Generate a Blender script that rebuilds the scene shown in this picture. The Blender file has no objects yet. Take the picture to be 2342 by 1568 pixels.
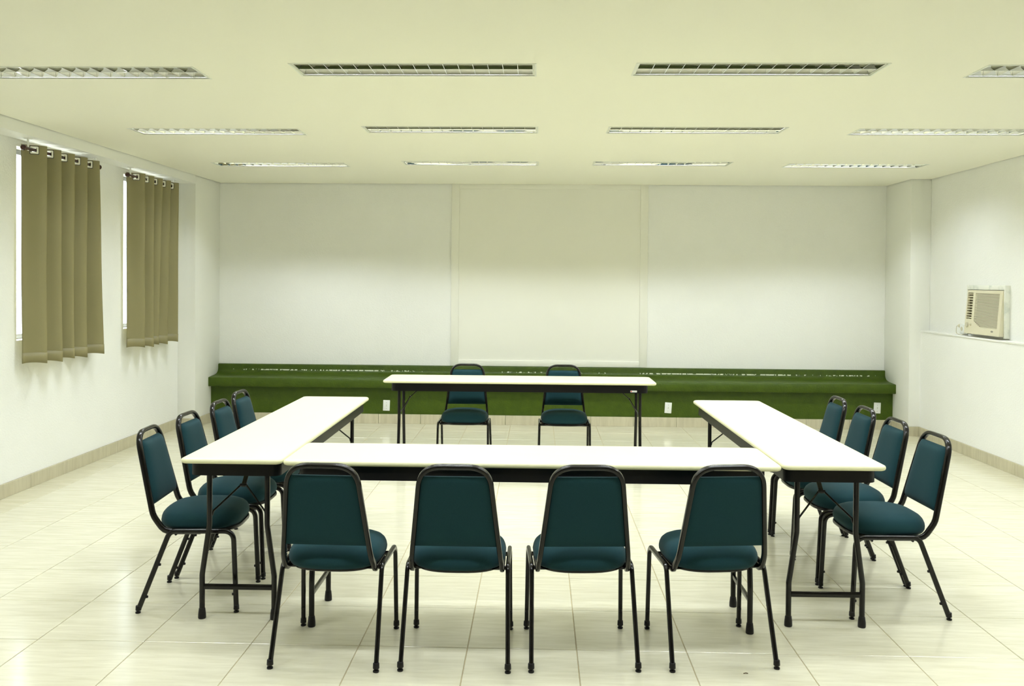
import bpy, bmesh, math, random
from mathutils import Vector, Matrix

random.seed(7)
PI = math.pi
scene = bpy.context.scene
COL = scene.collection

# ------------------------------------------------------------------ camera
YAW, PITCH, ROLL = 0.0289, 0.0144, 0.0079
F_PX, CY_PX = 2058.16, 674.94            # focal length and principal row, in a 2342 x 1568 frame
rx = Vector((math.cos(YAW), math.sin(YAW), 0))
fy = Vector((-math.sin(YAW), math.cos(YAW), 0))
fwd = math.cos(PITCH) * fy - math.sin(PITCH) * Vector((0, 0, 1))
up0 = math.sin(PITCH) * fy + math.cos(PITCH) * Vector((0, 0, 1))
right = math.cos(ROLL) * rx + math.sin(ROLL) * up0
up = math.cos(ROLL) * up0 - math.sin(ROLL) * rx
cam_data = bpy.data.cameras.new('camera')
cam_data.sensor_fit = 'HORIZONTAL'
cam_data.sensor_width = 36.0
cam_data.lens = 36.0 * F_PX / 2342.0
cam_data.shift_y = -(784.0 - CY_PX) / 2342.0
cam_data.clip_start = 0.05
cam = bpy.data.objects.new('camera', cam_data)
M = Matrix.Identity(4)
for i in range(3):
    M[i][0], M[i][1], M[i][2] = right[i], up[i], -fwd[i]
M[2][3] = 1.55
cam.matrix_world = M
COL.objects.link(cam)
scene.camera = cam

# ------------------------------------------------------------------ world, exposure
world = bpy.data.worlds.new('daylight')
scene.world = world
world.use_nodes = True
bg = world.node_tree.nodes['Background']
bg.inputs[0].default_value = (0.86, 0.93, 1.0, 1)
bg.inputs[1].default_value = 9.0
scene.view_settings.view_transform = 'Standard'
scene.view_settings.look = 'None'
scene.view_settings.gamma = 1.0
scene.view_settings.use_curve_mapping = False
scene.view_settings.exposure = 0.0
sun_data = bpy.data.lights.new('sun', 'SUN')  # high sun on the window side
sun_data.energy = 16.0
sun_data.color = (1.0, 0.95, 0.86)
sun_data.angle = math.radians(0.6)
sun = bpy.data.objects.new('sun', sun_data)
sun.rotation_euler = Vector((-0.52, -0.24, 0.82)).to_track_quat('Z', 'Y').to_euler()
COL.objects.link(sun)
LAMP_W = 16.6                            # one tube of a recessed fitting
LAMP_COL = (0.935, 1.0, 1.05)
cy = scene.cycles
cy.max_bounces = 8
cy.diffuse_bounces = 6
cy.glossy_bounces = 4
cy.transmission_bounces = 6
cy.transparent_max_bounces = 8
cy.caustics_reflective = False
cy.caustics_refractive = False
cy.sample_clamp_indirect = 6.0
cy.use_denoising = True
cy.use_adaptive_sampling = True
cy.adaptive_threshold = 0.04

# ------------------------------------------------------------------ room measures (metres)
ZC = 2.6375                               # ceiling
X_BEAM, Z_BEAM = -3.579, 2.553
X_LEFT = -3.762
X_RUP, X_RLOW, Z_LEDGE = 4.022, 3.9315, 1.088
X_RCOL, Y_RCOL, Y_LCOL = 3.817, 9.352, 9.30
Y_BACK, Y_REAR = 10.021, -2.2
T_TOP, T_W, T_L = 0.7565, 0.4567, 2.2003

# ------------------------------------------------------------------ materials
def new_mat(name):
    m = bpy.data.materials.new(name)
    m.use_nodes = True
    nt = m.node_tree
    return m, nt, nt.nodes['Principled BSDF']

def plain(name, col, rough=0.5, metal=0.0, spec=0.5, bump=None, coat=0.0):
    m, nt, b = new_mat(name)
    b.inputs['Base Color'].default_value = (*col, 1)
    b.inputs['Roughness'].default_value = rough
    b.inputs['Metallic'].default_value = metal
    b.inputs['Specular IOR Level'].default_value = spec
    b.inputs['Coat Weight'].default_value = coat
    if bump:
        scale, strength, dist = bump
        tc = nt.nodes.new('ShaderNodeTexCoord')
        no = nt.nodes.new('ShaderNodeTexNoise')
        no.inputs['Scale'].default_value = scale
        no.inputs['Detail'].default_value = 4
        bu = nt.nodes.new('ShaderNodeBump')
        bu.inputs['Strength'].default_value = strength
        bu.inputs['Distance'].default_value = dist
        nt.links.new(tc.outputs['Object'], no.inputs['Vector'])
        nt.links.new(no.outputs['Fac'], bu.inputs['Height'])
        nt.links.new(bu.outputs['Normal'], b.inputs['Normal'])
    return m

def noisy(name, c1, c2, scale, stretch=(1, 1, 1), rough=0.5, spec=0.5, detail=5, lo=0.35, hi=0.65,
          per_object=False, bump=None, coat=0.0):
    m, nt, b = new_mat(name)
    tc = nt.nodes.new('ShaderNodeTexCoord')
    mp = nt.nodes.new('ShaderNodeMapping')
    mp.inputs['Scale'].default_value = stretch
    nt.links.new(tc.outputs['Object'], mp.inputs['Vector'])
    if per_object:
        oi = nt.nodes.new('ShaderNodeObjectInfo')
        mu = nt.nodes.new('ShaderNodeMath')
        mu.operation = 'MULTIPLY'
        mu.inputs[1].default_value = 60.0
        nt.links.new(oi.outputs['Random'], mu.inputs[0])
        nt.links.new(mu.outputs[0], mp.inputs['Location'])
    no = nt.nodes.new('ShaderNodeTexNoise')
    no.inputs['Scale'].default_value = scale
    no.inputs['Detail'].default_value = detail
    no.inputs['Roughness'].default_value = 0.6
    nt.links.new(mp.outputs[0], no.inputs['Vector'])
    cr = nt.nodes.new('ShaderNodeValToRGB')
    cr.color_ramp.elements[0].position = lo
    cr.color_ramp.elements[1].position = hi
    cr.color_ramp.elements[0].color = (*c1, 1)
    cr.color_ramp.elements[1].color = (*c2, 1)
    nt.links.new(no.outputs['Fac'], cr.inputs[0])
    nt.links.new(cr.outputs[0], b.inputs['Base Color'])
    b.inputs['Roughness'].default_value = rough
    b.inputs['Specular IOR Level'].default_value = spec
    b.inputs['Coat Weight'].default_value = coat
    if bump:
        bscale, strength, dist = bump
        n2 = nt.nodes.new('ShaderNodeTexNoise')
        n2.inputs['Scale'].default_value = bscale
        n2.inputs['Detail'].default_value = 4
        nt.links.new(tc.outputs['Object'], n2.inputs['Vector'])
        bu = nt.nodes.new('ShaderNodeBump')
        bu.inputs['Strength'].default_value = strength
        bu.inputs['Distance'].default_value = dist
        nt.links.new(n2.outputs['Fac'], bu.inputs['Height'])
        nt.links.new(bu.outputs['Normal'], b.inputs['Normal'])
    return m

MAT = {}
MAT['plaster'] = noisy('rough_white_plaster', (0.885, 0.89, 0.87), (0.90, 0.905, 0.885), 3.0, rough=0.85, spec=0.2,
                       bump=(75, 0.30, 0.008))
MAT['smooth_paint'] = plain('smooth_white_paint', (0.88, 0.885, 0.85), 0.6, spec=0.3)
MAT['panel_paint'] = plain('cream_panel_paint', (0.88, 0.875, 0.81), 0.55, spec=0.3)
MAT['ceiling'] = plain('cream_ceiling_paint', (0.92, 0.91, 0.80), 0.8, spec=0.2, bump=(8, 0.05, 0.01))
MAT['tile'] = noisy('beige_streaked_floor_tile', (0.57, 0.54, 0.395), (0.70, 0.675, 0.53), 4.6, (1.0, 8.0, 1.0),
                    rough=0.16, spec=0.5, detail=8, lo=0.27, hi=0.73, per_object=True)
MAT['base_tile'] = noisy('beige_streaked_base_tile', (0.49, 0.45, 0.32), (0.58, 0.54, 0.40), 4.0, (7.0, 7.0, 0.9),
                         rough=0.3, spec=0.4, detail=6, per_object=True)
MAT['grout'] = plain('ochre_grout', (0.46, 0.39, 0.24), 0.9, spec=0.1)
MAT['black_metal'] = plain('glossy_black_tube', (0.007, 0.006, 0.005), 0.2, spec=0.35)
MAT['black_plastic'] = plain('black_plastic', (0.009, 0.008, 0.008), 0.45, spec=0.3)
MAT['black_apron'] = plain('black_laminate_skirt', (0.006, 0.0055, 0.005), 0.35, spec=0.25)
MAT['table_top'] = plain('ivory_laminate', (0.78, 0.765, 0.50), 0.35, spec=0.4)
MAT['mirror'] = plain('polished_aluminium', (0.93, 0.94, 0.93), 0.04, metal=1.0)
MAT['lamp_frame'] = plain('white_lamp_trim', (0.78, 0.80, 0.74), 0.35)
MAT['rod'] = plain('dark_red_wood_rod', (0.05, 0.016, 0.012), 0.25)
MAT['grommet'] = plain('brushed_nickel', (0.80, 0.80, 0.78), 0.2, metal=1.0)
MAT['grommet_rim'] = plain('dark_grommet_rim', (0.03, 0.03, 0.03), 0.4)
MAT['white_plastic'] = plain('white_plastic', (0.80, 0.82, 0.80), 0.35)
MAT['grey_mark'] = plain('grey_socket_holes', (0.25, 0.24, 0.20), 0.5)
MAT['ac_body'] = plain('aged_cream_plastic', (0.70, 0.66, 0.50), 0.45)
MAT['ac_dark'] = plain('dark_grille_gap', (0.20, 0.18, 0.12), 0.7)
MAT['ac_knob'] = plain('grey_beige_knob', (0.55, 0.52, 0.40), 0.4)
MAT['worn_wood'] = noisy('chipped_white_wood', (0.60, 0.64, 0.58), (0.84, 0.85, 0.78), 9.0, (1, 1, 1), rough=0.6, lo=0.3, hi=0.5)
MAT['aluminium'] = plain('window_aluminium', (0.35, 0.36, 0.36), 0.4, metal=0.8)
MAT['yard'] = noisy('pale_concrete_yard', (0.42, 0.41, 0.36), (0.52, 0.50, 0.45), 1.5, rough=0.9)
MAT['rear_green'] = plain('olive_wall_paint', (0.12, 0.15, 0.05), 0.6)
MAT['twig'] = plain('dry_brown_twig', (0.10, 0.06, 0.03), 0.8)
MAT['red_print'] = plain('red_print', (0.6, 0.05, 0.04), 0.5)

# chair upholstery: fine weave
def fabric(name, c1, c2, scale, strength):
    m, nt, b = new_mat(name)
    tc = nt.nodes.new('ShaderNodeTexCoord')
    no = nt.nodes.new('ShaderNodeTexNoise')
    no.inputs['Scale'].default_value = scale
    no.inputs['Detail'].default_value = 3
    cr = nt.nodes.new('ShaderNodeValToRGB')
    cr.color_ramp.elements[0].position, cr.color_ramp.elements[1].position = 0.3, 0.7
    cr.color_ramp.elements[0].color, cr.color_ramp.elements[1].color = (*c1, 1), (*c2, 1)
    bu = nt.nodes.new('ShaderNodeBump')
    bu.inputs['Strength'].default_value = strength
    bu.inputs['Distance'].default_value = 0.002
    nt.links.new(tc.outputs['Object'], no.inputs['Vector'])
    nt.links.new(no.outputs['Fac'], cr.inputs[0])
    nt.links.new(cr.outputs[0], b.inputs['Base Color'])
    nt.links.new(no.outputs['Fac'], bu.inputs['Height'])
    nt.links.new(bu.outputs['Normal'], b.inputs['Normal'])
    b.inputs['Roughness'].default_value = 0.85
    b.inputs['Specular IOR Level'].default_value = 0.12
    b.inputs['Sheen Weight'].default_value = 0.06
    b.inputs['Sheen Roughness'].default_value = 0.4
    return m
MAT['teal'] = fabric('dark_teal_fabric', (0.008, 0.034, 0.042), (0.014, 0.050, 0.060), 900, 0.25)

def curtain_mat():
    m, nt, b = new_mat('olive_curtain_cloth')
    nt.nodes.remove(b)
    out = nt.nodes['Material Output']
    tc = nt.nodes.new('ShaderNodeTexCoord')
    no = nt.nodes.new('ShaderNodeTexNoise')
    no.inputs['Scale'].default_value = 500
    cr = nt.nodes.new('ShaderNodeValToRGB')
    cr.color_ramp.elements[0].color = (0.255, 0.225, 0.105, 1)
    cr.color_ramp.elements[1].color = (0.305, 0.272, 0.132, 1)
    nt.links.new(tc.outputs['Object'], no.inputs['Vector'])
    nt.links.new(no.outputs['Fac'], cr.inputs[0])
    d = nt.nodes.new('ShaderNodeBsdfDiffuse')
    t = nt.nodes.new('ShaderNodeBsdfTranslucent')
    t.inputs['Color'].default_value = (0.20, 0.145, 0.05, 1)
    g = nt.nodes.new('ShaderNodeBsdfGlossy')
    g.inputs['Roughness'].default_value = 0.5
    mx = nt.nodes.new('ShaderNodeMixShader')
    mx.inputs[0].default_value = 0.10
    m2 = nt.nodes.new('ShaderNodeMixShader')
    m2.inputs[0].default_value = 0.05
    nt.links.new(cr.outputs[0], d.inputs['Color'])
    nt.links.new(d.outputs[0], mx.inputs[1])
    nt.links.new(t.outputs[0], mx.inputs[2])
    nt.links.new(mx.outputs[0], m2.inputs[1])
    nt.links.new(g.outputs[0], m2.inputs[2])
    nt.links.new(m2.outputs[0], out.inputs['Surface'])
    return m
MAT['curtain'] = curtain_mat()

def glass_mat():
    m, nt, b = new_mat('clear_window_glass')
    nt.nodes.remove(b)
    out = nt.nodes['Material Output']
    tr = nt.nodes.new('ShaderNodeBsdfTransparent')
    tr.inputs['Color'].default_value = (0.93, 0.96, 0.97, 1)
    gl = nt.nodes.new('ShaderNodeBsdfGlossy')
    gl.inputs['Roughness'].default_value = 0.02
    mx = nt.nodes.new('ShaderNodeMixShader')
    mx.inputs[0].default_value = 0.06
    nt.links.new(tr.outputs[0], mx.inputs[1])
    nt.links.new(gl.outputs[0], mx.inputs[2])
    nt.links.new(mx.outputs[0], out.inputs['Surface'])
    return m
MAT['glass'] = glass_mat()

def tube_mat():
    m, nt, b = new_mat('lit_fluorescent_tube')
    b.inputs['Base Color'].default_value = (0.9, 0.9, 0.88, 1)
    b.inputs['Emission Color'].default_value = (1.0, 0.97, 0.93, 1)
    b.inputs['Emission Strength'].default_value = 5.0
    return m
MAT['tube'] = tube_mat()

def green_mat():
    """Thick glossy green paint on masonry, chipped to white in a line along the cove."""
    m, nt, b = new_mat('glossy_green_masonry_paint')
    tc = nt.nodes.new('ShaderNodeTexCoord')
    no = nt.nodes.new('ShaderNodeTexNoise')
    no.inputs['Scale'].default_value = 14
    no.inputs['Detail'].default_value = 6
    cr = nt.nodes.new('ShaderNodeValToRGB')
    cr.color_ramp.elements[0].position, cr.color_ramp.elements[1].position = 0.3, 0.7
    cr.color_ramp.elements[0].color = (0.040, 0.072, 0.002, 1)
    cr.color_ramp.elements[1].color = (0.053, 0.091, 0.003, 1)
    nt.links.new(tc.outputs['Object'], no.inputs['Vector'])
    nt.links.new(no.outputs['Fac'], cr.inputs[0])
    # chips: fine noise inside a narrow band of height
    sp = nt.nodes.new('ShaderNodeSeparateXYZ')
    nt.links.new(tc.outputs['Object'], sp.inputs[0])
    def math_node(op, a, bval):
        n = nt.nodes.new('ShaderNodeMath')
        n.operation = op
        if isinstance(a, (int, float)):
            n.inputs[0].default_value = a
        else:
            nt.links.new(a, n.inputs[0])
        if isinstance(bval, (int, float)):
            n.inputs[1].default_value = bval
        else:
            nt.links.new(bval, n.inputs[1])
        return n.outputs[0]
    d = math_node('ABSOLUTE', math_node('SUBTRACT', sp.outputs['Z'], 0.553), 0)
    band = math_node('LESS_THAN', d, 0.006)
    n2 = nt.nodes.new('ShaderNodeTexNoise')
    mp = nt.nodes.new('ShaderNodeMapping')
    mp.inputs['Scale'].default_value = (55, 10, 30)
    nt.links.new(tc.outputs['Object'], mp.inputs['Vector'])
    n2.inputs['Scale'].default_value = 1.0
    nt.links.new(mp.outputs[0], n2.inputs['Vector'])
    n3 = nt.nodes.new('ShaderNodeTexNoise')
    n3.inputs['Scale'].default_value = 1.3
    nt.links.new(tc.outputs['Object'], n3.inputs['Vector'])
    chips = math_node('MULTIPLY', band, math_node('GREATER_THAN', math_node('MULTIPLY', n2.outputs['Fac'], n3.outputs['Fac']), 0.285))
    mx = nt.nodes.new('ShaderNodeMix')
    mx.data_type = 'RGBA'
    nt.links.new(chips, mx.inputs['Factor'])
    nt.links.new(cr.outputs[0], mx.inputs['A'])
    mx.inputs['B'].default_value = (0.62, 0.66, 0.50, 1)
    nt.links.new(mx.outputs['Result'], b.inputs['Base Color'])
    bu = nt.nodes.new('ShaderNodeBump')
    bu.inputs['Strength'].default_value = 0.35
    bu.inputs['Distance'].default_value = 0.01
    n4 = nt.nodes.new('ShaderNodeTexNoise')
    n4.inputs['Scale'].default_value = 60
    nt.links.new(tc.outputs['Object'], n4.inputs['Vector'])
    nt.links.new(n4.outputs['Fac'], bu.inputs['Height'])
    nt.links.new(bu.outputs['Normal'], b.inputs['Normal'])
    b.inputs['Roughness'].default_value = 0.42
    b.inputs['Specular IOR Level'].default_value = 0.3
    return m
MAT['green'] = green_mat()

# ------------------------------------------------------------------ mesh helpers
class MB:
    def __init__(self):
        self.v, self.f = [], []
    def add(self, vs, fs):
        o = len(self.v)
        self.v += [tuple(p) for p in vs]
        self.f += [tuple(i + o for i in f) for f in fs]
        return self
    def box(self, x0, x1, y0, y1, z0, z1):
        vs = [(x, y, z) for z in (z0, z1) for y in (y0, y1) for x in (x0, x1)]
        return self.add(vs, [(0, 2, 3, 1), (4, 5, 7, 6), (0, 1, 5, 4), (2, 6, 7, 3), (0, 4, 6, 2), (1, 3, 7, 5)])
    def rbox(self, x0, x1, y0, y1, z0, z1, r, seg=2):
        bm = bmesh.new()
        bmesh.ops.create_cube(bm, size=1)
        for q in bm.verts:
            q.co = Vector((x0 + (q.co.x + .5) * (x1 - x0), y0 + (q.co.y + .5) * (y1 - y0), z0 + (q.co.z + .5) * (z1 - z0)))
        bmesh.ops.bevel(bm, geom=list(bm.edges), offset=r, segments=seg, affect='EDGES', profile=0.5)
        bm.verts.index_update()
        self.add([q.co[:] for q in bm.verts], [[q.index for q in f.verts] for f in bm.faces])
        bm.free()
        return self
    def prism_x(self, prof, x0, x1):
        """closed (y,z) profile extruded along x"""
        n = len(prof)
        vs = [(x0, a, b) for a, b in prof] + [(x1, a, b) for a, b in prof]
        fs = [(i, (i + 1) % n, n + (i + 1) % n, n + i) for i in range(n)]
        fs += [tuple(range(n))[::-1], tuple(range(n, 2 * n))]
        return self.add(vs, fs)
    def prism_z(self, prof, z0, z1):
        n = len(prof)
        vs = [(a, b, z0) for a, b in prof] + [(a, b, z1) for a, b in prof]
        fs = [(i, (i + 1) % n, n + (i + 1) % n, n + i) for i in range(n)]
        fs += [tuple(range(n))[::-1], tuple(range(n, 2 * n))]
        return self.add(vs, fs)
    def loft(self, rings, cap=True):
        n = len(rings[0])
        vs = [p for r in rings for p in r]
        fs = []
        for k in range(len(rings) - 1):
            for i in range(n):
                j = (i + 1) % n
                fs.append((k * n + i, k * n + j, (k + 1) * n + j, (k + 1) * n + i))
        if cap:
            fs.append(tuple(range(n))[::-1])
            fs.append(tuple(range((len(rings) - 1) * n, len(rings) * n)))
        return self.add(vs, fs)
    def sweep(self, path, a, b, ref, n=12, p=2.6):
        """tube along path; section half sizes a (along ref, made square to the path) and b; ref one vector or one per point"""
        path = [Vector(q) for q in path]
        rings = []
        for i, q in enumerate(path):
            t = (path[min(i + 1, len(path) - 1)] - path[max(i - 1, 0)]).normalized()
            r = Vector(ref[i]) if isinstance(ref, list) else Vector(ref)
            n1 = (r - r.dot(t) * t).normalized()
            n2 = t.cross(n1)
            ring = []
            for k in range(n):
                an = 2 * PI * k / n
                c, s = math.cos(an), math.sin(an)
                ring.append(q + n1 * a * math.copysign(abs(c) ** (2 / p), c) + n2 * b * math.copysign(abs(s) ** (2 / p), s))
            rings.append(ring)
        return self.loft(rings)
    def lathe(self, prof, n=16, mat=None):
        """(radius, height) profile turned about z, then moved by mat"""
        rings = []
        for r, z in prof:
            rings.append([Vector((max(r, 1e-4) * math.cos(2 * PI * k / n), max(r, 1e-4) * math.sin(2 * PI * k / n), z)) for k in range(n)])
        if mat is not None:
            rings = [[mat @ q for q in r] for r in rings]
        return self.loft(rings)
    def mesh(self, name, mat, smooth=True, angle=40):
        me = bpy.data.meshes.new(name)
        me.from_pydata(self.v, [], self.f)
        bm = bmesh.new()
        bm.from_mesh(me)
        bmesh.ops.recalc_face_normals(bm, faces=list(bm.faces))
        bm.to_mesh(me)
        bm.free()
        me.materials.append(MAT[mat])
        if smooth:
            me.polygons.foreach_set('use_smooth', [True] * len(me.polygons))
            me.set_sharp_from_angle(angle=math.radians(angle))
        me.update()
        return me

def link(name, data, parent=None, loc=None, rotz=None):
    o = bpy.data.objects.new(name, data)
    COL.objects.link(o)
    if parent is not None:
        o.parent = parent
    if loc is not None:
        o.location = loc
    if rotz is not None:
        o.rotation_euler = (0, 0, rotz)
    return o

def obj(name, mb, mat, parent=None, smooth=True, angle=40, **kw):
    return link(name, mb.mesh(name, mat, smooth, angle), parent, **kw)

def tag(o, label=None, cat=None, group=None, kind=None):
    if label: o['label'] = label
    if cat: o['category'] = cat
    if group: o['group'] = group
    if kind: o['kind'] = kind
    return o

def thing(name, label, cat, loc=(0, 0, 0), rotz=0.0, group=None):
    return tag(link(name, None, None, loc, rotz), label, cat, group)

def struct(name, mb, mat, smooth=False):
    return tag(obj(name, mb, mat, None, smooth), kind='structure')

def copy_tree(src, parent=None):
    c = src.copy()
    COL.objects.link(c)
    c.parent = parent
    for ch in list(src.children):
        copy_tree(ch, c)
    return c

def fillet(pts, rad, n=6):
    """polyline with rounded corners; rad: one radius per inner corner"""
    pts = [Vector(p) for p in pts]
    out = [pts[0]]
    for i in range(1, len(pts) - 1):
        p, a, b = pts[i], pts[i - 1], pts[i + 1]
        da, db = (a - p).normalized(), (b - p).normalized()
        ang = da.angle(db)
        r = rad[i - 1] if isinstance(rad, (list, tuple)) else rad
        if r <= 0 or ang > PI - 0.02:
            out.append(p)
            continue
        t = min(r / math.tan(ang / 2), 0.49 * (a - p).length, 0.49 * (b - p).length)
        s, e = p + da * t, p + db * t
        for k in range(n + 1):
            u = k / n
            out.append((1 - u) ** 2 * s + 2 * u * (1 - u) * p + u * u * e)
    out.append(pts[-1])
    return out

def round_rect(hx, hy, r, n=6):
    pts = []
    for cx, cyy, a0 in ((hx - r, hy - r, 0), (-hx + r, hy - r, PI / 2), (-hx + r, -hy + r, PI), (hx - r, -hy + r, 1.5 * PI)):
        for k in range(n + 1):
            a = a0 + PI / 2 * k / n
            pts.append((cx + r * math.cos(a), cyy + r * math.sin(a)))
    return pts

# ================================================================== SETTING
# floor slab (grout level) and its tiles
floor = struct('floor', MB().box(X_LEFT, X_RUP, Y_REAR, Y_BACK, -0.12, -0.0035), 'grout')
TS_X, TS_Y, TX0, TY0, GAP = 0.4624, 0.4605, 0.1756, 4.247, 0.0036
tile_cache = {}
def tile_mesh(w, d):
    key = (round(w, 4), round(d, 4))
    if key not in tile_cache:
        c, z0, z1 = 0.0014, -0.0095, 0.0
        a, b = w / 2, d / 2
        rings = [[(-a, -b, z0), (a, -b, z0), (a, b, z0), (-a, b, z0)],
                 [(-a, -b, z1 - c), (a, -b, z1 - c), (a, b, z1 - c), (-a, b, z1 - c)],
                 [(-a + c, -b + c, z1), (a - c, -b + c, z1), (a - c, b - c, z1), (-a + c, b - c, z1)]]
        tile_cache[key] = MB().loft(rings).mesh('tile', 'tile', smooth=False)
    return tile_cache[key]
tiles = []
for i in range(-10, 11):
    x0, x1 = max(TX0 + i * TS_X + GAP / 2, X_LEFT), min(TX0 + (i + 1) * TS_X - GAP / 2, X_RLOW)
    if x1 - x0 < 0.02:
        continue
    for j in range(-15, 13):
        y0, y1 = max(TY0 + j * TS_Y + GAP / 2, Y_REAR), min(TY0 + (j + 1) * TS_Y - GAP / 2, 9.7624)
        if y1 - y0 < 0.02:
            continue
        tiles.append((x0, x1, y0, y1))
tiles.sort(key=lambda t: (-1 if t[3] > 3.0 else 1, abs(t[2] - 3.0)))
for x0, x1, y0, y1 in tiles[:295]:
    link('tile', tile_mesh(x1 - x0, y1 - y0), floor, ((x0 + x1) / 2, (y0 + y1) / 2, 0))
rest = MB()
for x0, x1, y0, y1 in tiles[295:]:
    rest.box(x0, x1, y0, y1, -0.0095, 0.0)
tag(obj('tiling', rest, 'tile', floor, smooth=False), kind='stuff')

# ceiling with openings for the recessed lights
LW, LD = 1.245, 0.275                     # light trim, outer
light_spots = []
for r, (row, ys) in enumerate((('third', (4.70, 4.625, 4.61, 4.645)), ('middle', (6.55, 6.435, 6.43, 6.475)), ('nearest', (8.40, 8.25, 8.225, 8.32)))):
    for c, x in enumerate(((-2.395, -0.64, 1.10, 2.83), (-2.35, -0.63, 1.105, 2.85), (-2.42, -0.625, 1.11, 2.875))[r]):
        light_spots.append((x, ys[c], r, c))
for y in (2.80,):                          # the same grid goes on over the camera
    for c, x in enumerate((-2.39, -0.635, 1.105, 2.85)):
        light_spots.append((x, y, 3, c))
holes = [(x - LW / 2 + .012, x + LW / 2 - .012, y - LD / 2 + .012, y + LD / 2 - .012) for x, y, r, c in light_spots]
SG = .007                                 # open shadow gap between ceiling and walls
xs = sorted({X_BEAM + SG, X_RCOL - SG, X_RUP - SG} | {h[0] for h in holes} | {h[1] for h in holes})
ys = sorted({Y_REAR, Y_RCOL - SG, Y_BACK - SG} | {h[2] for h in holes} | {h[3] for h in holes})
cm = MB()
for a in range(len(xs) - 1):
    for b in range(len(ys) - 1):
        mx_, my_ = (xs[a] + xs[a + 1]) / 2, (ys[b] + ys[b + 1]) / 2
        if any(h[0] < mx_ < h[1] and h[2] < my_ < h[3] for h in holes):
            continue
        if mx_ > X_RCOL - SG and my_ > Y_RCOL - SG:
            continue
        cm.add([(xs[a], ys[b], ZC), (xs[a + 1], ys[b], ZC), (xs[a + 1], ys[b + 1], ZC), (xs[a], ys[b + 1], ZC)], [(0, 3, 2, 1)])
ceil_me = bpy.data.meshes.new('ceiling')
ceil_me.from_pydata(cm.v, [], cm.f)
bmc = bmesh.new()
bmc.from_mesh(ceil_me)
bmesh.ops.remove_doubles(bmc, verts=list(bmc.verts), dist=1e-5)
bmc.to_mesh(ceil_me)
bmc.free()
ceil_me.materials.append(MAT['ceiling'])
tag(link('ceiling', ceil_me), kind='structure')
# the slab above, so that no daylight comes in over the fittings
tag(obj('roof_slab', MB().box(X_LEFT - .2, X_RUP + .2, Y_REAR - .2, Y_BACK + .2, ZC + .16, ZC + .26), 'smooth_paint', smooth=False), kind='structure')

# left wall with two window openings
WINS = [(6.385, 7.22, 1.10, 2.505), (8.06, 8.87, 1.10, 2.505)]
wl = MB()
yy = [Y_REAR] + [v for w in WINS for v in w[:2]] + [Y_BACK]
XO = X_LEFT - 0.17
for k in range(0, len(yy), 2):
    wl.box(XO, X_LEFT, yy[k], yy[k + 1], 0, ZC + .16)
for y0, y1, z0, z1 in WINS:
    wl.box(XO, X_LEFT, y0, y1, 0, z0)
    wl.box(XO, X_LEFT, y0, y1, z1, ZC + .16)
struct('wall_left', wl, 'plaster')
struct('wall_back', MB().box(X_LEFT - .17, X_RUP + .17, Y_BACK, Y_BACK + .17, 0, ZC + .16), 'plaster')
struct('wall_rear', MB().box(X_LEFT - .17, X_RUP + .17, Y_REAR - .17, Y_REAR, 0, ZC + .16), 'rear_green')
wr = MB().box(X_RUP, X_RUP + .17, Y_REAR, Y_BACK, 0, ZC + .16)
wr.box(X_RLOW, X_RUP, Y_REAR, Y_RCOL, 0, Z_LEDGE - .016)
struct('wall_right', wr, 'plaster')
struct('trim_1', MB().rbox(X_RLOW - .006, X_RUP, Y_REAR, Y_RCOL, Z_LEDGE - .016, Z_LEDGE, .004), 'smooth_paint', smooth=True)   # ledge on the right wall
struct('trim_2', MB().rbox(X_LEFT, X_BEAM, Y_REAR, Y_LCOL, Z_BEAM, ZC + .15, .003), 'smooth_paint', smooth=True)                  # beam over the windows
struct('trim_3', MB().rbox(X_LEFT, X_BEAM, Y_LCOL, Y_BACK, 0, ZC + .15, .004), 'smooth_paint', smooth=True)                       # column at the left corner
struct('trim_4', MB().rbox(X_RCOL, X_RUP, Y_RCOL, Y_BACK, 0, ZC + .15, .004), 'smooth_paint', smooth=True)                        # column at the right corner

# the yard outside the windows
struct('ground', MB().box(-60, X_LEFT - .18, -40, 60, -.5, -.4), 'yard')

# windows: aluminium frame, mullion, panes, a tilted inner sash
for n, (y0, y1, z0, z1) in enumerate(WINS):
    fr = MB()
    xa, xb = XO + .02, XO + .06
    for a, b, c, d in ((y0, y0 + .035, z0, z1), (y1 - .035, y1, z0, z1), (y0, y1, z0, z0 + .035), (y0, y1, z1 - .035, z1),
                       ((y0 + y1) / 2 - .015, (y0 + y1) / 2 + .015, z0, z1)):
        fr.box(xa, xb, a, b, c, d)
    w = struct('window_%d' % (n + 1), fr, 'aluminium')
    for a, b in ((y0 + .035, (y0 + y1) / 2 - .015), ((y0 + y1) / 2 + .015, y1 - .035)):
        for c, d in ((z0 + .035, z1 - .035),):
            obj('pane', MB().box(xa + .015, xa + .019, a, b, c, d), 'glass', w, smooth=False)
    sash = MB()
    yh, yl = y0 + .30, y1 - .26
    for p, q in (((yh, z0 + .78), (yl + .12, z0 + .50)), ((yl + .12, z0 + .50), (yl, z0 + .10)), ((yl, z0 + .10), (yl + .20, z0 + .02))):
        sash.sweep([(xb + .03, *p), (xb + .03, *q)], .008, .016, (1, 0, 0), n=8)
    obj('stay_arm', sash, 'aluminium', w)

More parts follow.
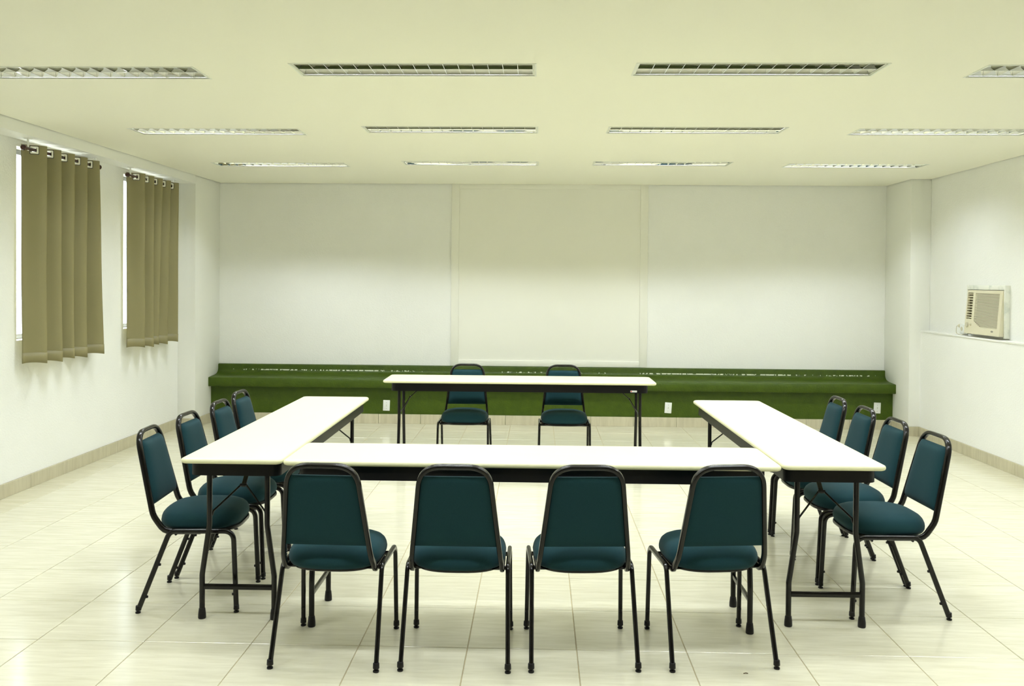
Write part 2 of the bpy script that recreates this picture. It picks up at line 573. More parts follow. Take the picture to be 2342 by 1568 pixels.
# baseboards of cut tile
def baseboard(name, x0, x1, y0, y1, h=0.10):
    strip = MB().box(min(x0, x1) if x0 < 0 else x0 - .004, x0 + .004 if x0 < 0 else max(x0, x1), y0, y1, 0, h)
    o = struct(name, strip, 'grout')
    y = TY0 - 14 * TS_Y
    while y < y1:
        a, b = max(y + .001, y0), min(y + TS_Y - .001, y1)
        if b - a > .03:
            t = MB().rbox(x0, x0 + .012 * (1 if x0 < 0 else -1), a, b, 0, h, .0015, 1) if x0 < 0 else MB().rbox(x0 - .012, x0, a, b, 0, h, .0015, 1)
            obj('tile', t, 'base_tile', o)
        y += TS_Y
    return o
baseboard('baseboard_left', X_LEFT, X_LEFT, Y_REAR, Y_LCOL)
baseboard('baseboard_right', X_RLOW, X_RLOW, Y_REAR, Y_RCOL)
# short return of tile on the two columns
bl = struct('baseboard_column', MB().box(X_RCOL - .004, X_RLOW - .012, Y_RCOL - .004, Y_RCOL, 0, .10), 'grout')
obj('tile', MB().rbox(X_RCOL, X_RLOW - .012, Y_RCOL - .012, Y_RCOL, 0, .10, .0015, 1), 'base_tile', bl)
obj('tile', MB().rbox(X_RCOL - .012, X_RCOL, Y_RCOL - .012, 9.75, 0, .10, .0015, 1), 'base_tile', bl)
obj('tile', MB().rbox(X_LEFT + .012, X_BEAM, Y_LCOL - .012, Y_LCOL, 0, .10, .0015, 1), 'base_tile', bl)
obj('tile', MB().rbox(X_BEAM, X_BEAM + .012, Y_LCOL - .012, 9.75, 0, .10, .0015, 1), 'base_tile', bl)

# ================================================================== GREEN BENCH
YSF, YLF = 9.6785, 9.7624
bench = thing('masonry_bench', 'long glossy green painted masonry bench built along the back wall', 'bench', (0, 9.85, 0))
def bp(prof): return [(a - 9.85, b) for a, b in prof]
XA, XB = X_BEAM, X_RCOL
obj('seat_slab', MB().prism_x(bp([(10.0195, .394), (YSF + .006, .394), (YSF, .400), (YSF, .486), (YSF + .004, .491), (YSF + .012, .4935), (9.82, .500), (10.0195, .506)]), XA, XB), 'green', bench, angle=50)
obj('front_panel', MB().prism_x(bp([(10.0195, 0), (YLF, 0), (YLF, .394), (10.0195, .394)]), XA, XB), 'green', bench)
obj('back_ledge', MB().prism_x(bp([(10.0195, .500), (9.86, .5015), (9.90, .506), (9.935, .514), (9.96, .526), (9.975, .542), (9.981, .560), (9.983, .600), (9.987, .610), (9.996, .614), (10.0195, .614)]), XA, XB), 'green', bench)
x = XA
while x < XB - .03:
    x2 = min(x + TS_X - .002, XB)
    obj('tile', MB().rbox(x + .001, x2, YLF - .012 - 9.85, YLF - 9.85, 0, .103, .0015, 1), 'base_tile', bench)
    x += TS_X

# projection board on the back wall
pb = thing('projection_board', 'tall smooth cream painted board with raised border on the back wall', 'board', (0.122, Y_BACK - .0015, 0))
HX = 1.09
obj('panel', MB().box(-HX + .08, HX - .08, -.008, 0, .68, 2.585), 'panel_paint', pb, smooth=False)
for nm, a in (('border', (-HX, -HX + .085, .6158, ZC)), ('border', (HX - .085, HX, .6158, ZC)), ('border', (-HX + .085, HX - .085, .6158, .682)), ('border', (-HX + .085, HX - .085, 2.585, ZC))):
    obj(nm, MB().rbox(a[0], a[1], -.022, 0, a[2], a[3], .004), 'panel_paint', pb)

# ================================================================== CEILING LIGHTS
def make_light():
    t = thing('ceiling_light', 'recessed', 'ceiling light')
    ox, oy, ix, iy = LW / 2, LD / 2, LW / 2 - .020, LD / 2 - .020
    fr = MB()
    mx_, my_ = ix + .0105, iy + .0105
    for (a1, b1), (a0, b0), z0_, z1_ in (((ox, oy), (mx_, my_), -.0025, .0005), ((mx_ + .001, my_ + .001), (ix, iy), .0020, .0040)):
        for a, b, c, d in ((-a1, a1, -b1, -b0), (-a1, a1, b0, b1), (-a1, -a0, -b0, b0), (a0, a1, -b0, b0)):
            fr.box(a, b, c, d, z0_, z1_)
    obj('trim', fr, 'lamp_frame', t, smooth=False)
    # two channels: steep narrow ridge in the middle, wider curved outer sides, a tube in each
    chan = [(.0015, .003), (.005, .018), (.011, .034), (.022, .050), (.040, .060), (.060, .063), (.080, .059), (.096, .046), (.107, .028), (.1145, .012), (.1175, .003)]
    prof = [(-a, b) for a, b in chan[::-1]] + chan
    tr = MB()
    n = len(prof)
    tr.add([(sx * ix, a, b) for sx in (-1, 1) for a, b in prof], [(i, i + 1, n + i + 1, n + i) for i in range(n - 1)])
    for sx in (-1, 1):
        tr.add([(sx * ix, -.1175, .002), (sx * ix, .1175, .002), (sx * ix, .1175, .085), (sx * ix, -.1175, .085)], [(0, 1, 2, 3)])
    obj('reflector', tr, 'mirror', t, angle=60)
    nb = 16
    bl = MB()
    bl.add([(-.0016, -.1165, .004), (.0016, -.1165, .004), (.005, -.103, .035), (-.005, -.103, .035),
            (-.0016, .1165, .004), (.0016, .1165, .004), (.005, .103, .035), (-.005, .103, .035)],
           [(0, 1, 5, 4), (1, 2, 6, 5), (3, 0, 4, 7), (0, 3, 2, 1), (4, 5, 6, 7)])
    bme = bl.mesh('louver_blade', 'mirror', smooth=False)
    for k in range(1, nb):
        link('louver_blade', bme, t, (-ix + 2 * ix * k / nb, 0, 0))
    rot = Matrix.Rotation(PI / 2, 4, 'Y')
    tb = MB().lathe([(.001, -ix + .03), (.008, -ix + .03), (.008, ix - .03), (.001, ix - .03)], 12, rot)
    tme = tb.mesh('tube', 'tube')
    for s in (-1, 1):
        link('tube', tme, t, (0, s * .056, .0480))
    ld = bpy.data.lights.new('fitting_glow', 'AREA')
    ld.shape = 'RECTANGLE'
    ld.size, ld.size_y = LW - .10, .016
    ld.energy = LAMP_W
    ld.color = LAMP_COL
    for s in (-1, 1):
        link('fitting_glow', ld, t, (0, s * .056, .0385))
    return t
proto = make_light()
rows = ('in third row from bench', 'in second row from bench', 'in row closest to bench', 'in fourth row from bench')
cols = ('beside the window wall', 'second from the window wall', 'third from the window wall', 'beside the air conditioner wall')
for k, (x, y, r, c) in enumerate(light_spots):
    o = proto if k == 0 else copy_tree(proto)
    o.location = (x, y, ZC)
    tag(o, 'recessed mirror ceiling light %s, %s' % (rows[r], cols[c]), 'ceiling light', 'recessed ceiling lights')

# ================================================================== TABLES
def make_table():
    t = thing('folding_table', 'table', 'table')
    hx, hy = T_L / 2, T_W / 2
    th = .024
    rings = []
    for d, z in ((.010, -th), (.003, -th + .003), (0, -th + .009), (0, -.010), (.003, -.004), (.009, -.0008), (.016, 0)):
        rings.append([(a, b, T_TOP + z) for a, b in round_rect(hx - d, hy - d, max(.035 - d, .008), 6)])
    obj('table_top', MB().loft(rings), 'table_top', t, angle=50)
    ax, ay = hx - .066, hy - .023
    z1, z0 = T_TOP - th, .668
    out = round_rect(ax, ay, .040, 6)
    inn = round_rect(ax - .014, ay - .014, .028, 6)
    n = len(out)
    ap = MB().add([(*p, z) for p in out for z in (z0, z1)] + [(*p, z) for p in inn for z in (z0, z1)], [])
    fs = []
    for i in range(n):
        j = (i + 1) % n
        fs += [(2 * i, 2 * j, 2 * j + 1, 2 * i + 1), (2 * n + 2 * i, 2 * n + 2 * i + 1, 2 * n + 2 * j + 1, 2 * n + 2 * j),
               (2 * i, 2 * n + 2 * i, 2 * n + 2 * j, 2 * j), (2 * i + 1, 2 * j + 1, 2 * n + 2 * j + 1, 2 * n + 2 * i + 1)]
    ap.f = fs
    obj('apron', ap, 'black_apron', t)
    xl = hx - .122
    for sx in (-1, 1):
        for sy in (-1, 1):
            path = fillet([(sx * xl, sy * .133, T_TOP - .03), (sx * xl, sy * .133, .43), (sx * xl, sy * .166, .20), (sx * xl, sy * .166, .012)], .12, 6)
            lg = obj('leg', MB().sweep(path, .0125, .0125, (1, 0, 0), n=14, p=2), 'black_metal', t)
            obj('rubber_foot', MB().lathe([(.010, .0), (.0165, .0), (.018, .004), (.0175, .02), (.0145, .045), (.0130, .048)], 14,
                                          Matrix.Translation((sx * xl, sy * .166, 0))), 'black_plastic', lg)
            obj('brace_rod', MB().sweep([(sx * (xl - .008), sy * .124, .470), (sx * (xl - .012), sy * .119, .492), (sx * (xl - .075), sy * .010, .600)], .0035, .0045, (1, 0, 0), n=8),
                'black_metal', t)
        obj('crossbar', MB().sweep([(sx * xl, -.156, .146), (sx * xl, .156, .146)], .0075, .0125, (1, 0, 0), n=12, p=4), 'black_metal', t)
        st = obj('brace_strap', MB().sweep([(sx * (xl - .070), 0, .592), (sx * (xl - .170), 0, .685), (sx * (xl - .20), 0, T_TOP - .028)], .004, .011, (0, 0, 1), n=8, p=5), 'black_metal', t)
        obj('hinge_bolt', MB().lathe([(.001, -.016), (.007, -.016), (.007, .016), (.001, .016)], 10,
                                     Matrix.Translation((sx * (xl - .074), 0, .598)) @ Matrix.Rotation(PI / 2, 4, 'X')), 'black_plastic', st)
    return t
table0 = make_table()
tables = [((-1.3705, 5.0435), PI / 2 + .0085, 'long ivory folding table parallel to the wall with the curtained windows'),
          ((1.303, 5.0812), PI / 2 + .0117, 'long ivory folding table parallel to the wall with the air conditioner'),
          ((-.0269, 4.1645), .0071, 'long ivory folding table touching both side tables, four chair backs along it'),
          ((-.1463, 7.428), .0079, 'long ivory folding table standing alone in front of the green bench')]
for k, (p, rz, lab) in enumerate(tables):
    t = table0 if k == 0 else copy_tree(table0)
    t.location = (p[0], p[1], 0)
    t.rotation_euler = (0, 0, rz)
    tag(t, lab, 'table', 'folding tables set in a square')
    if k == 3:
        st = obj('maker_sticker', MB().rbox(.918 - .026, .918 + .026, -(T_W / 2 - .023) - .0012, -(T_W / 2 - .023) + .001, .676, .690, .0005, 1), 'white_plastic', t)
        obj('print_line', MB().box(.918 - .012, .918 + .023, -(T_W / 2 - .023) - .0016, -(T_W / 2 - .023) - .0010, .6815, .6840), 'grey_mark', st, smooth=False)
        obj('print_block', MB().box(.918 - .024, .918 - .014, -(T_W / 2 - .023) - .0016, -(T_W / 2 - .023) - .0010, .6785, .6875), 'red_print', st, smooth=False)

# ================================================================== CHAIRS
# side profile of seat frame and back: (y, z), y forwards
back_poly = fillet([(0, .070, .372), (0, -.115, .372), (0, -.172, .445), (0, -.262, .826)], [.055, .10], 8)
prof_pts = [(p.y, p.z) for p in back_poly]
prof_s = [0.0]
for k in range(1, len(prof_pts)):
    prof_s.append(prof_s[-1] + math.dist(prof_pts[k], prof_pts[k - 1]))
S_END = prof_s[-1]
def P(s):
    s = min(max(s, 0), S_END)
    for k in range(1, len(prof_s)):
        if s <= prof_s[k] + 1e-9:
            u = (s - prof_s[k - 1]) / (prof_s[k] - prof_s[k - 1])
            a, b = prof_pts[k - 1], prof_pts[k]
            return (a[0] + (b[0] - a[0]) * u, a[1] + (b[1] - a[1]) * u)
def N(s):
    a, b = P(s - .012), P(s + .012)
    t = Vector((0, b[0] - a[0], b[1] - a[1])).normalized()
    return Vector((0, t.z, -t.y))          # towards the front / down on the flat part
def at(x, s, off=0.0):
    y, z = P(s)
    return Vector((x, y, z)) + N(s) * off
def s_of_z(z):
    lo, hi = .19, S_END
    for _ in range(40):
        m = (lo + hi) / 2
        if P(m)[1] < z: lo = m
        else: hi = m
    return lo

def make_chair():
    t = thing('padded_chair', 'chair', 'chair')
    # legs and side rails
    leg_meshes = {}
    for sx in (-1, 1):
        xr = sx * .207
        rear = fillet([(sx * .214, -.225, .016), (sx * .210, -.096, .345), (xr, -.080, .379), (xr, -.02, .379)], [.05, .05], 8)
        rear = fillet([(sx * .214, -.225, .016), (xr, -.085, .379), (xr, -.02, .379)], [.045], 10)
        front = fillet([(sx * .211, .224, .016), (xr, .208, .379), (xr, .14 - .03, .379)], [.062], 10)
        for path, fx, fyy in ((rear, sx * .2145, -.227), (front, sx * .211, .224)):
            lg = obj('leg', MB().sweep(path, .0095, .0118, (1, 0, 0), n=14, p=2.4), 'black_metal', t)
            gl = MB().lathe([(.0125, .014), (.0135, .016), (.0125, .034), (.0110, .036)], 12, Matrix.Translation((fx, fyy + (.002 if fyy < 0 else 0), 0)))
            gl.lathe([(.006, .0), (.0115, .0), (.0125, .003), (.0115, .007), (.005, .009), (.005, .016)], 12, Matrix.Translation((fx, fyy, 0)))
            obj('foot_glide', gl, 'black_plastic', lg)
        obj('seat_rail', MB().sweep([(xr, -.021, .379), (xr, .111, .379)], .0095, .0118, (1, 0, 0), n=14, p=2.4), 'black_metal', t)
        def nub(px, py, pz):
            return MB().lathe([(.001, -.006), (.006, -.005), (.0072, 0), (.006, .005), (.001, .006)], 8, Matrix.Translation((px, py, pz)))
        bme = None
        for u in (.17, .58):
            obj('stacking_bumper', nub(sx * (.2145 - .0075 * u), -.225 + .14 * u + .0135, .016 + .363 * u - .002), 'black_plastic', t)
        obj('stacking_bumper', nub(sx * .2105, .2236 - .0142, .085), 'black_plastic', t)
    for yb in (-.06, .13):
        obj('cross_bar', MB().sweep([(-.200, yb, .366), (.200, yb, .366)], .006, .010, (0, 1, 0), n=8), 'black_metal', t)
    # back frame: one bent tube, wider at the seat than at the top
    w_bot, w_top = .184, .136
    s_w0, s_w1 = s_of_z(.40), s_of_z(.775)
    top_s = S_END - .002
    pts2 = [(w_bot, .02), (w_bot, s_w0), (w_top, top_s), (-w_top, top_s), (-w_bot, s_w0), (-w_bot, .02)]
    flat = fillet([(a, b, 0) for a, b in pts2], [.2, .094, .094, .2], 12)
    dense = [flat[0]]
    for q in flat[1:]:
        d = (q - dense[-1]).length
        k = max(1, int(d / .018))
        p0 = dense[-1]
        for i in range(1, k + 1):
            dense.append(p0.lerp(q, i / k))
    path = [at(q.x, q.y) for q in dense]
    refs = [N(q.y) for q in dense]
    obj('back_frame', MB().sweep(path, .0135, .0098, refs, n=14, p=3.2), 'black_metal', t)
    # back cushion
    def half_w(s):
        z = P(s)[1]
        u = (s - s_w0) / (top_s - s_w0)
        w = w_bot + (w_top - w_bot) * u - .0075
        dtop = top_s - .074 - s
        return w if dtop > 0 else w - (.074 - math.sqrt(max(.074 ** 2 - dtop ** 2, 0))) * .9
    s0, s1 = s_of_z(.490), s_of_z(.784)
    nu, nv = 14, 18
    bc = MB()
    def sheet(side):
        vs = []
        for j in range(nv + 1):
            v = 2 * j / nv - 1
            v = math.copysign(abs(v) ** .75, v)
            for i in range(nu + 1):
                u = 2 * i / nu - 1
                u = math.copysign(abs(u) ** .75, u)
                s = s0 + (s1 - s0) * (v + 1) / 2
                puff = ((1 - abs(u) ** 5) * (1 - abs(v) ** 7)) ** .5
                off = (.004 + .026 * puff) if side > 0 else (-.004 - .0065 * puff)
                vs.append(at(u * half_w(s), s, off))
        return vs
    A, B = sheet(1), sheet(-1)
    m = (nu + 1) * (nv + 1)
    fs = []
    for j in range(nv):
        for i in range(nu):
            a = j * (nu + 1) + i
            q = (a, a + 1, a + nu + 2, a + nu + 1)
            fs += [q, tuple(m + k for k in q[::-1])]
    rim = [i for i in range(nu + 1)] + [j * (nu + 1) + nu for j in range(1, nv + 1)] + [nv * (nu + 1) + i for i in range(nu - 1, -1, -1)] + [j * (nu + 1) for j in range(nv - 1, 0, -1)]
    for k in range(len(rim)):
        a, b = rim[k], rim[(k + 1) % len(rim)]
        fs.append((a, b, m + b, m + a))
    bc.add(A + B, fs)
    obj('backrest', bc, 'teal', t, angle=70)
    # seat cushion and pan
    def outline(f, n=40):
        out = []
        for k in range(n):
            a = 2 * PI * k / n
            c, s = math.cos(a), math.sin(a)
            e = 2 / 3.4 if s > 0 else 2 / 2.7
            hx = .196
            hy = .205 if s > 0 else .180
            out.append((f * hx * math.copysign(abs(c) ** e, c), .008 + f * hy * math.copysign(abs(s) ** e, s)))
        return out
    def ring(f, z, dy=0):
        return [(a, b + dy, z) for a, b in outline(f)]
    obj('seat_cushion', MB().loft([ring(.86, .378), ring(.955, .383), ring(.993, .397), ring(1.0, .409), ring(.988, .423), ring(.955, .438), ring(.89, .451), ring(.78, .462), ring(.60, .471), ring(.38, .477), ring(.15, .479), ring(.02, .4795)]), 'teal', t, angle=80)
    obj('seat_pan', MB().loft([ring(.60, .366), ring(.90, .366, .014), ring(.932, .369, .014), ring(.936, .376, .014), ring(.926, .383, .014), ring(.60, .3845)]), 'black_metal', t, angle=50)
    return t

chair0 = make_chair()
ordinal_f = ('beside the table at the curtained windows', 'second from the curtained windows', 'third from the curtained windows', 'beside the table at the air conditioner')
ordinal_s = ('farthest from the green bench', 'third from the green bench', 'second from the green bench', 'closest to the green bench')
chairs = []
for k, (x, y, d) in enumerate(((-.838, 3.767, -.03), (-.322, 3.776, .0), (.185, 3.80, .062), (.737, 3.84, .113))):
    chairs.append((x, y, d, 'dark teal chair at the joining table, ' + ordinal_f[k], 'chairs with their backs to the open floor'))
for k, (x, y, d) in enumerate(((-1.635, 4.34, .07), (-1.640, 4.82, .01), (-1.640, 5.315, .0), (-1.675, 5.785, .0))):
    chairs.append((x, y, -PI / 2 + d, 'dark teal chair between window wall and side table, ' + ordinal_s[k], 'chairs along the window side table'))
for k, (x, y, d) in enumerate(((1.687, 4.42, .03), (1.678, 4.886, .01), (1.680, 5.350, .0), (1.672, 5.812, .0))):
    chairs.append((x, y, PI / 2 + d, 'dark teal chair between air conditioner wall and side table, ' + ordinal_s[k], 'chairs along the air conditioner side table'))
for k, (x, y, d) in enumerate(((-.612, 7.615, .0), (.228, 7.615, .0))):
    chairs.append((x, y, PI + d, 'dark teal padded chair between green bench and lone table, %s' % ('nearer the curtained windows', 'nearer the air conditioner')[k], 'chairs behind the table at the bench'))
for k, (x, y, rz, lab, grp) in enumerate(chairs):
    c = chair0 if k == 0 else copy_tree(chair0)
    c.location = (x, y, 0)
    c.rotation_euler = (0, 0, rz)
    tag(c, lab, 'chair', grp)

# ================================================================== CURTAINS
X_ROD, Z_ROD = -3.662, 2.481
def wave(u):
    """u in 0..1 over one fold: slow rise into the room, quick fall back; returns -1..1"""
    k = .66
    u = u % 1.0
    return -math.cos(PI * u / k) if u < k else math.cos(PI * (u - k) / (1 - k))
def make_curtain(y0, y1, z_top, z_bot, lab, seed, flare):
    rnd = random.Random(seed)
    folds = 5
    root = thing('curtain', lab, 'curtain', (X_ROD, y0, z_bot), 0, 'grommet curtains at the windows')
    nx = folds * 22
    rows_v = [.046 * k / 20 for k in range(21)] + [.046 + .954 * (k + 1) / 28 for k in range(28)]
    nz = len(rows_v) - 1
    ph = [rnd.uniform(-1, 1) for _ in range(8)]
    amp = [rnd.uniform(.85, 1.1) for _ in range(folds + 1)]
    W = y1 - y0
    def pos(i, v):                       # v: 0 top, 1 bottom
        u = i / nx
        fu = u * folds
        fold = min(int(fu), folds - 1)
        warp = .018 * math.sin(2 * PI * u * 1.3 + ph[0]) * v
        a = .058 * (1 + (amp[fold] - 1) * v)
        w = wave(fu)
        w2 = math.sin(2 * PI * fu - 1.0)
        blend = min(1, v * 1.2)
        xo = a * (w * (1 - .35 * blend) + w2 * .35 * blend) + .012 * blend * math.sin(2.3 * u * PI + ph[1])
        y = u * W * (1 + flare * v) + warp + .006 * math.sin(9 * v + ph[2]) * v
        z = (z_top - z_bot) * (1 - v) + (.008 * math.sin(2 * PI * fu + .6) + .005 * math.sin(3.1 * fu)) * max(0, v - .9) * 10
        return (max(xo, -.088), y, z)
    hole_at = []
    for f in range(folds):
        for uu in (.33, .83):
            h = Vector(pos((f + uu) / folds * nx, .01))
            h.z = Z_ROD - z_bot
            hole_at.append(h)
    cm_ = MB()
    for j in range(nz + 1):
        for i in range(nx + 1):
            cm_.v.append(pos(i, rows_v[j]))
    for j in range(nz):
        for i in range(nx):
            a = j * (nx + 1) + i
            q = (a, a + 1, a + nx + 2, a + nx + 1)
            mid = sum((Vector(cm_.v[k]) for k in q), Vector()) / 4
            if any((mid - h).length < .0205 for h in hole_at):
                continue                 # the eyelet hole
            cm_.f.append(q)
    c = obj('cloth', cm_, 'curtain', root, angle=180)
    sm = c.modifiers.new('thickness', 'SOLIDIFY')
    sm.thickness = .0022
    hem = MB()
    for j in (0, 1, 2):
        v = (.952, .976, 1.0)[j]
        for i in range(nx + 1):
            p = pos(i, v)
            hem.v.append((p[0] + .0026, p[1] - .001, p[2] + (.0 if j < 2 else -.001)))
    for j in range(2):
        for i in range(nx):
            a = j * (nx + 1) + i
            hem.f.append((a, a + 1, a + nx + 2, a + nx + 1))
    h = obj('hem', hem, 'curtain', c, angle=180)
    s2 = h.modifiers.new('thickness', 'SOLIDIFY')
    s2.thickness = .0012
    # square eyelets where the cloth crosses the rod
    zr = Z_ROD - z_bot
    for f in range(folds):
        for uu, side in ((.33, 1), (.83, -1)):
            iu = (f + uu) / folds * nx
            p, q = Vector(pos(iu - 1.2, .01)), Vector(pos(iu + 1.2, .01))
            tan = Vector((q.x - p.x, q.y - p.y, 0)).normalized()
            nor = Vector((tan.y, -tan.x, 0))
            cen = Vector(pos(iu, .01))
            cen.z = zr
            R = Matrix((tan, Vector((0, 0, 1)), nor)).transposed().to_4x4()
            R.translation = cen
            def plate(hw, r, d0, d1, hole):
                sq = round_rect(hw, hw, r, 4)
                nn = len(sq)
                b = MB()
                for z in (d0, d1):
                    b.v += [tuple(R @ Vector((a, c2, z))) for a, c2 in sq]
                    b.v += [tuple(R @ Vector((hole * math.cos(math.atan2(c2, a)), hole * math.sin(math.atan2(c2, a)), z))) for a, c2 in sq]
                for i in range(nn):
                    j = (i + 1) % nn
                    b.f += [(2 * nn + i, 2 * nn + j, 3 * nn + j, 3 * nn + i), (i, nn + i, nn + j, j),
                            (i, j, 2 * nn + j, 2 * nn + i), (nn + i, 3 * nn + i, 3 * nn + j, nn + j)]
                return b
            g = obj('eyelet', plate(.031, .006, -.0035, .0035, .021), 'grommet_rim', root)
            obj('eyelet_plate', plate(.027, .005, -.0050, .0050, .0205), 'grommet', g)
    return root
def make_rod(y0, y1, lab):
    root = thing('curtain_rod', lab, 'curtain rod', (X_ROD, y0, Z_ROD), 0, 'dark red curtain rods')
    L = y1 - y0
    rot = Matrix.Rotation(-PI / 2, 4, 'X')
    obj('rod', MB().lathe([(.001, 0), (.0115, 0), (.0115, L), (.001, L)], 14, rot), 'rod', root)
    for yy_, s in ((0, -1), (L, 1)):
        obj('finial', MB().lathe([(.001, -.012), (.016, -.012), (.021, -.004), (.021, .006), (.016, .013), (.001, .016)], 14,
                                 Matrix.Translation((0, yy_ + s * .012, 0)) @ rot), 'rod', root)
        yb = yy_ - s * .045
        hang = MB().rbox(-.004, .004, yb - .008, yb + .008, -.016, Z_BEAM - Z_ROD, .0015).rbox(-.02, .02, yb - .02, yb + .02, Z_BEAM - Z_ROD - .004, Z_BEAM - Z_ROD, .0015)
        obj('bracket', hang, 'smooth_paint', root)
    return root
make_rod(6.315, 7.39, 'dark red curtain rod over the window farther from the green bench')
make_rod(7.935, 8.99, 'dark red curtain rod over the window closer to the green bench')
make_curtain(6.375, 7.362, 2.517, .932, 'olive brown curtain hanging from square eyelets, farther from the green bench', 3, .10)
make_curtain(8.03, 8.99, 2.517, .930, 'olive brown curtain hanging from square eyelets, closer to the green bench', 11, .02)

# ================================================================== AIR CONDITIONER
ac = thing('air_conditioner', 'cream window air conditioner in a white wooden box on the right wall ledge', 'air conditioner', (X_RUP, 8.02, Z_LEDGE))
# local: x towards the wall is +, room is -, y = depth of the room, z up
Y0, Y1 = 7.785 - 8.02, 8.47 - 8.02
H = .468
bx = obj('wooden_surround', MB().rbox(-.046, 0, Y0, Y0 + .016, .014, H, .003).rbox(-.046, 0, Y1 - .016, Y1, .014, H, .003).rbox(-.046, 0, Y0 + .016, Y1 - .016, H - .040, H, .003), 'worn_wood', ac)
PY0, PY1, PZ0, PZ1 = 7.803 - 8.02, 8.436 - 8.02, .028, .424
obj('casing', MB().box(-.040, 0, PY0, PY1, PZ0 + .015, PZ1), 'ac_dark', ac, smooth=False)
XT, XBt = -.052, -.082                    # front face: leans out towards the bottom
def face(v, d=0.0):                       # v 0 top .. 1 bottom -> (x, z)
    return XT + (XBt - XT) * v - d, PZ1 + (PZ0 - PZ1) * v
def fy_(u):                               # u 0 far (left in view) .. 1 near
    return PY1 + (PY0 - PY1) * u
def bar(mb, u0, u1, v0, v1, d0, d1):
    """bar on the leaning front face"""
    vs = []
    for d in (d0, d1):
        for u, v in ((u0, v0), (u1, v0), (u1, v1), (u0, v1)):
            xx, zz = face(v, d)
            vs.append((xx, fy_(u), zz))
    return mb.add(vs, [(0, 1, 2, 3), (4, 7, 6, 5), (0, 4, 5, 1), (1, 5, 6, 2), (2, 6, 7, 3), (3, 7, 4, 0)])
fp = MB()
G = (.255, .925, .055, .835)              # intake grille
V = (.03, .185, .06, .665)                # outlet
for u0, u1, v0, v1 in ((0, 1, 0, V[2]), (0, V[0], V[2], 1), (V[1], G[0], V[2], 1), (G[1], 1, V[2], 1), (V[0], V[1], V[3], 1), (G[0], G[1], G[3], 1)):
    bar(fp, u0, u1, v0, v1, -.036, 0)
fp.add([(face(.70)[0], fy_(G[0]), face(.70)[1]), (face(.70)[0], fy_(G[0]), face(.70)[1] - .001), (face(G[3])[0], fy_(.46), face(G[3])[1]), (face(G[3])[0], fy_(G[0]), face(G[3])[1])], [(0, 2, 3), (0, 1, 2)])
front = obj('front_panel', fp, 'ac_body', ac, smooth=False)
gr = MB()
ns = 30
for k in range(ns):
    v = G[2] + (G[3] - G[2]) * (k + .5) / ns
    dv = (G[3] - G[2]) / ns * .30
    u0 = G[0] if v < .70 else G[0] + (.46 - G[0]) * (v - .70) / (G[3] - .70)
    bar(gr, u0, G[1], v - dv, v + dv, -.018, -.001)
tag(obj('intake_grille', gr, 'ac_body', front, smooth=False), kind='stuff')
obj('grille_back', bar(MB(), G[0], G[1], G[2], G[3], -.026, -.020), 'ac_dark', front, smooth=False)
for k in range(10):
    v = V[2] + (V[3] - V[2]) * (k + .5) / 10
    obj('vane', bar(MB(), V[0], V[1], v - .011, v + .006, -.020, -.002), 'ac_body', front, smooth=False)
obj('outlet_back', bar(MB(), V[0], V[1], V[2], V[3], -.034, -.028), 'ac_dark', front, smooth=False)
for u, v, r in ((.085, .80, .024), (.19, .79, .010)):
    xx, zz = face(v)
    obj('knob', MB().lathe([(.001, .012), (r * .9, .012), (r, .008), (r, -.004), (.001, -.004)], 16, Matrix.Translation((xx, fy_(u), zz)) @ Matrix.Rotation(-PI / 2, 4, 'Y')), 'ac_knob', front)
xx, zz = face(.905)
obj('badge', MB().lathe([(.001, .0015), (.014, .0015), (.014, -.003), (.001, -.003)], 14, Matrix.Translation((xx, fy_(.80), zz)) @ Matrix.Rotation(-PI / 2, 4, 'Y') @ Matrix.Diagonal((.55, 1.5, 1, 1))), 'grey_mark', front)

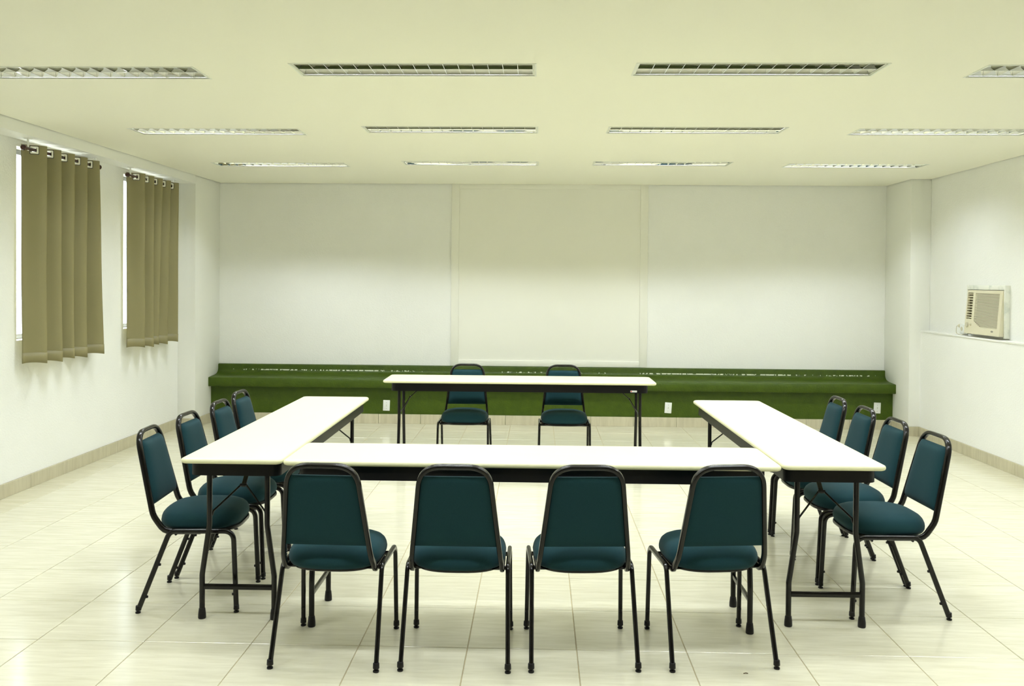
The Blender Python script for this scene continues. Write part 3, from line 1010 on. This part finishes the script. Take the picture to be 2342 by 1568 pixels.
so = thing('wall_socket', 'small cream surface socket box on the wall ledge beside the air conditioner', 'socket', (X_RUP, 8.56, Z_LEDGE))
obj('socket_box', MB().rbox(-.045, 0, -.045, .045, .014, .105, .006), 'white_plastic', so)
obj('socket_face', MB().lathe([(.001, .003), (.018, .003), (.020, 0), (.001, 0)], 14, Matrix.Translation((-.045, 0, .06)) @ Matrix.Rotation(-PI / 2, 4, 'Y')), 'ac_knob', so)
pl = thing('power_plug', 'cream power plug with a looped cable by the air conditioner', 'plug', (X_RUP, 8.66, Z_LEDGE))
obj('plug_body', MB().lathe([(.001, 0), (.020, 0), (.021, .012), (.013, .040), (.007, .052), (.001, .052)], 12, Matrix.Translation((-.03, -.055, .085)) @ Matrix.Rotation(-PI / 2, 4, 'X')), 'ac_body', pl)
cb = fillet([(-.03, -.005, .085), (-.03, .035, .08), (-.035, .03, .012), (-.04, -.02, .006), (-.05, -.12, .006), (-.06, -.20, .02)], .04, 8)
obj('cable', MB().sweep(cb, .0035, .0035, (.3, .2, 1), n=8, p=2), 'ac_knob', pl)

# ================================================================== POWER OUTLETS ON THE BENCH
def make_outlet(x, z, lab, tilt):
    o = thing('power_outlet', lab, 'power outlet', (x, YLF, z), 0, 'power outlets on the green bench')
    o.rotation_euler = (0, tilt, 0)
    obj('plate', MB().rbox(-.037, .037, -.007, 0, -.058, .058, .003), 'white_plastic', o)
    rot = Matrix.Rotation(PI / 2, 4, 'X')
    sk = obj('socket', MB().lathe([(.001, .0085), (.0155, .0085), (.0165, .007), (.0165, .004), (.001, .004)], 16, rot), 'lamp_frame', o)
    for dz in (-.008, 0, .008):
        obj('pin_hole', MB().lathe([(.001, .0092), (.0026, .0092), (.0026, .006), (.001, .006)], 8, Matrix.Translation((0, 0, dz)) @ rot), 'grey_mark', sk)
    for dz in (-.034, .030):
        obj('screw', MB().lathe([(.001, .0078), (.0032, .0078), (.0032, .005), (.001, .005)], 8, Matrix.Translation((0, 0, dz)) @ rot), 'grey_mark', o)
make_outlet(-1.643, .197, 'white power outlet on the green bench, nearest the window side', .03)
make_outlet(1.417, .207, 'white power outlet on the middle of the green bench front', .06)
make_outlet(3.652, .232, 'white power outlet at the bench end beside the right column', .03)

# a crumb of twig on the floor
tag(obj('twig', MB().sweep([(0, 0, .002), (.010, .003, .003), (.018, .002, .002)], .0016, .0018, (0, 0, 1), n=6), 'twig', None, loc=(.83, 3.585, 0)),
    'tiny brown twig lying on the beige floor tiles', 'twig')
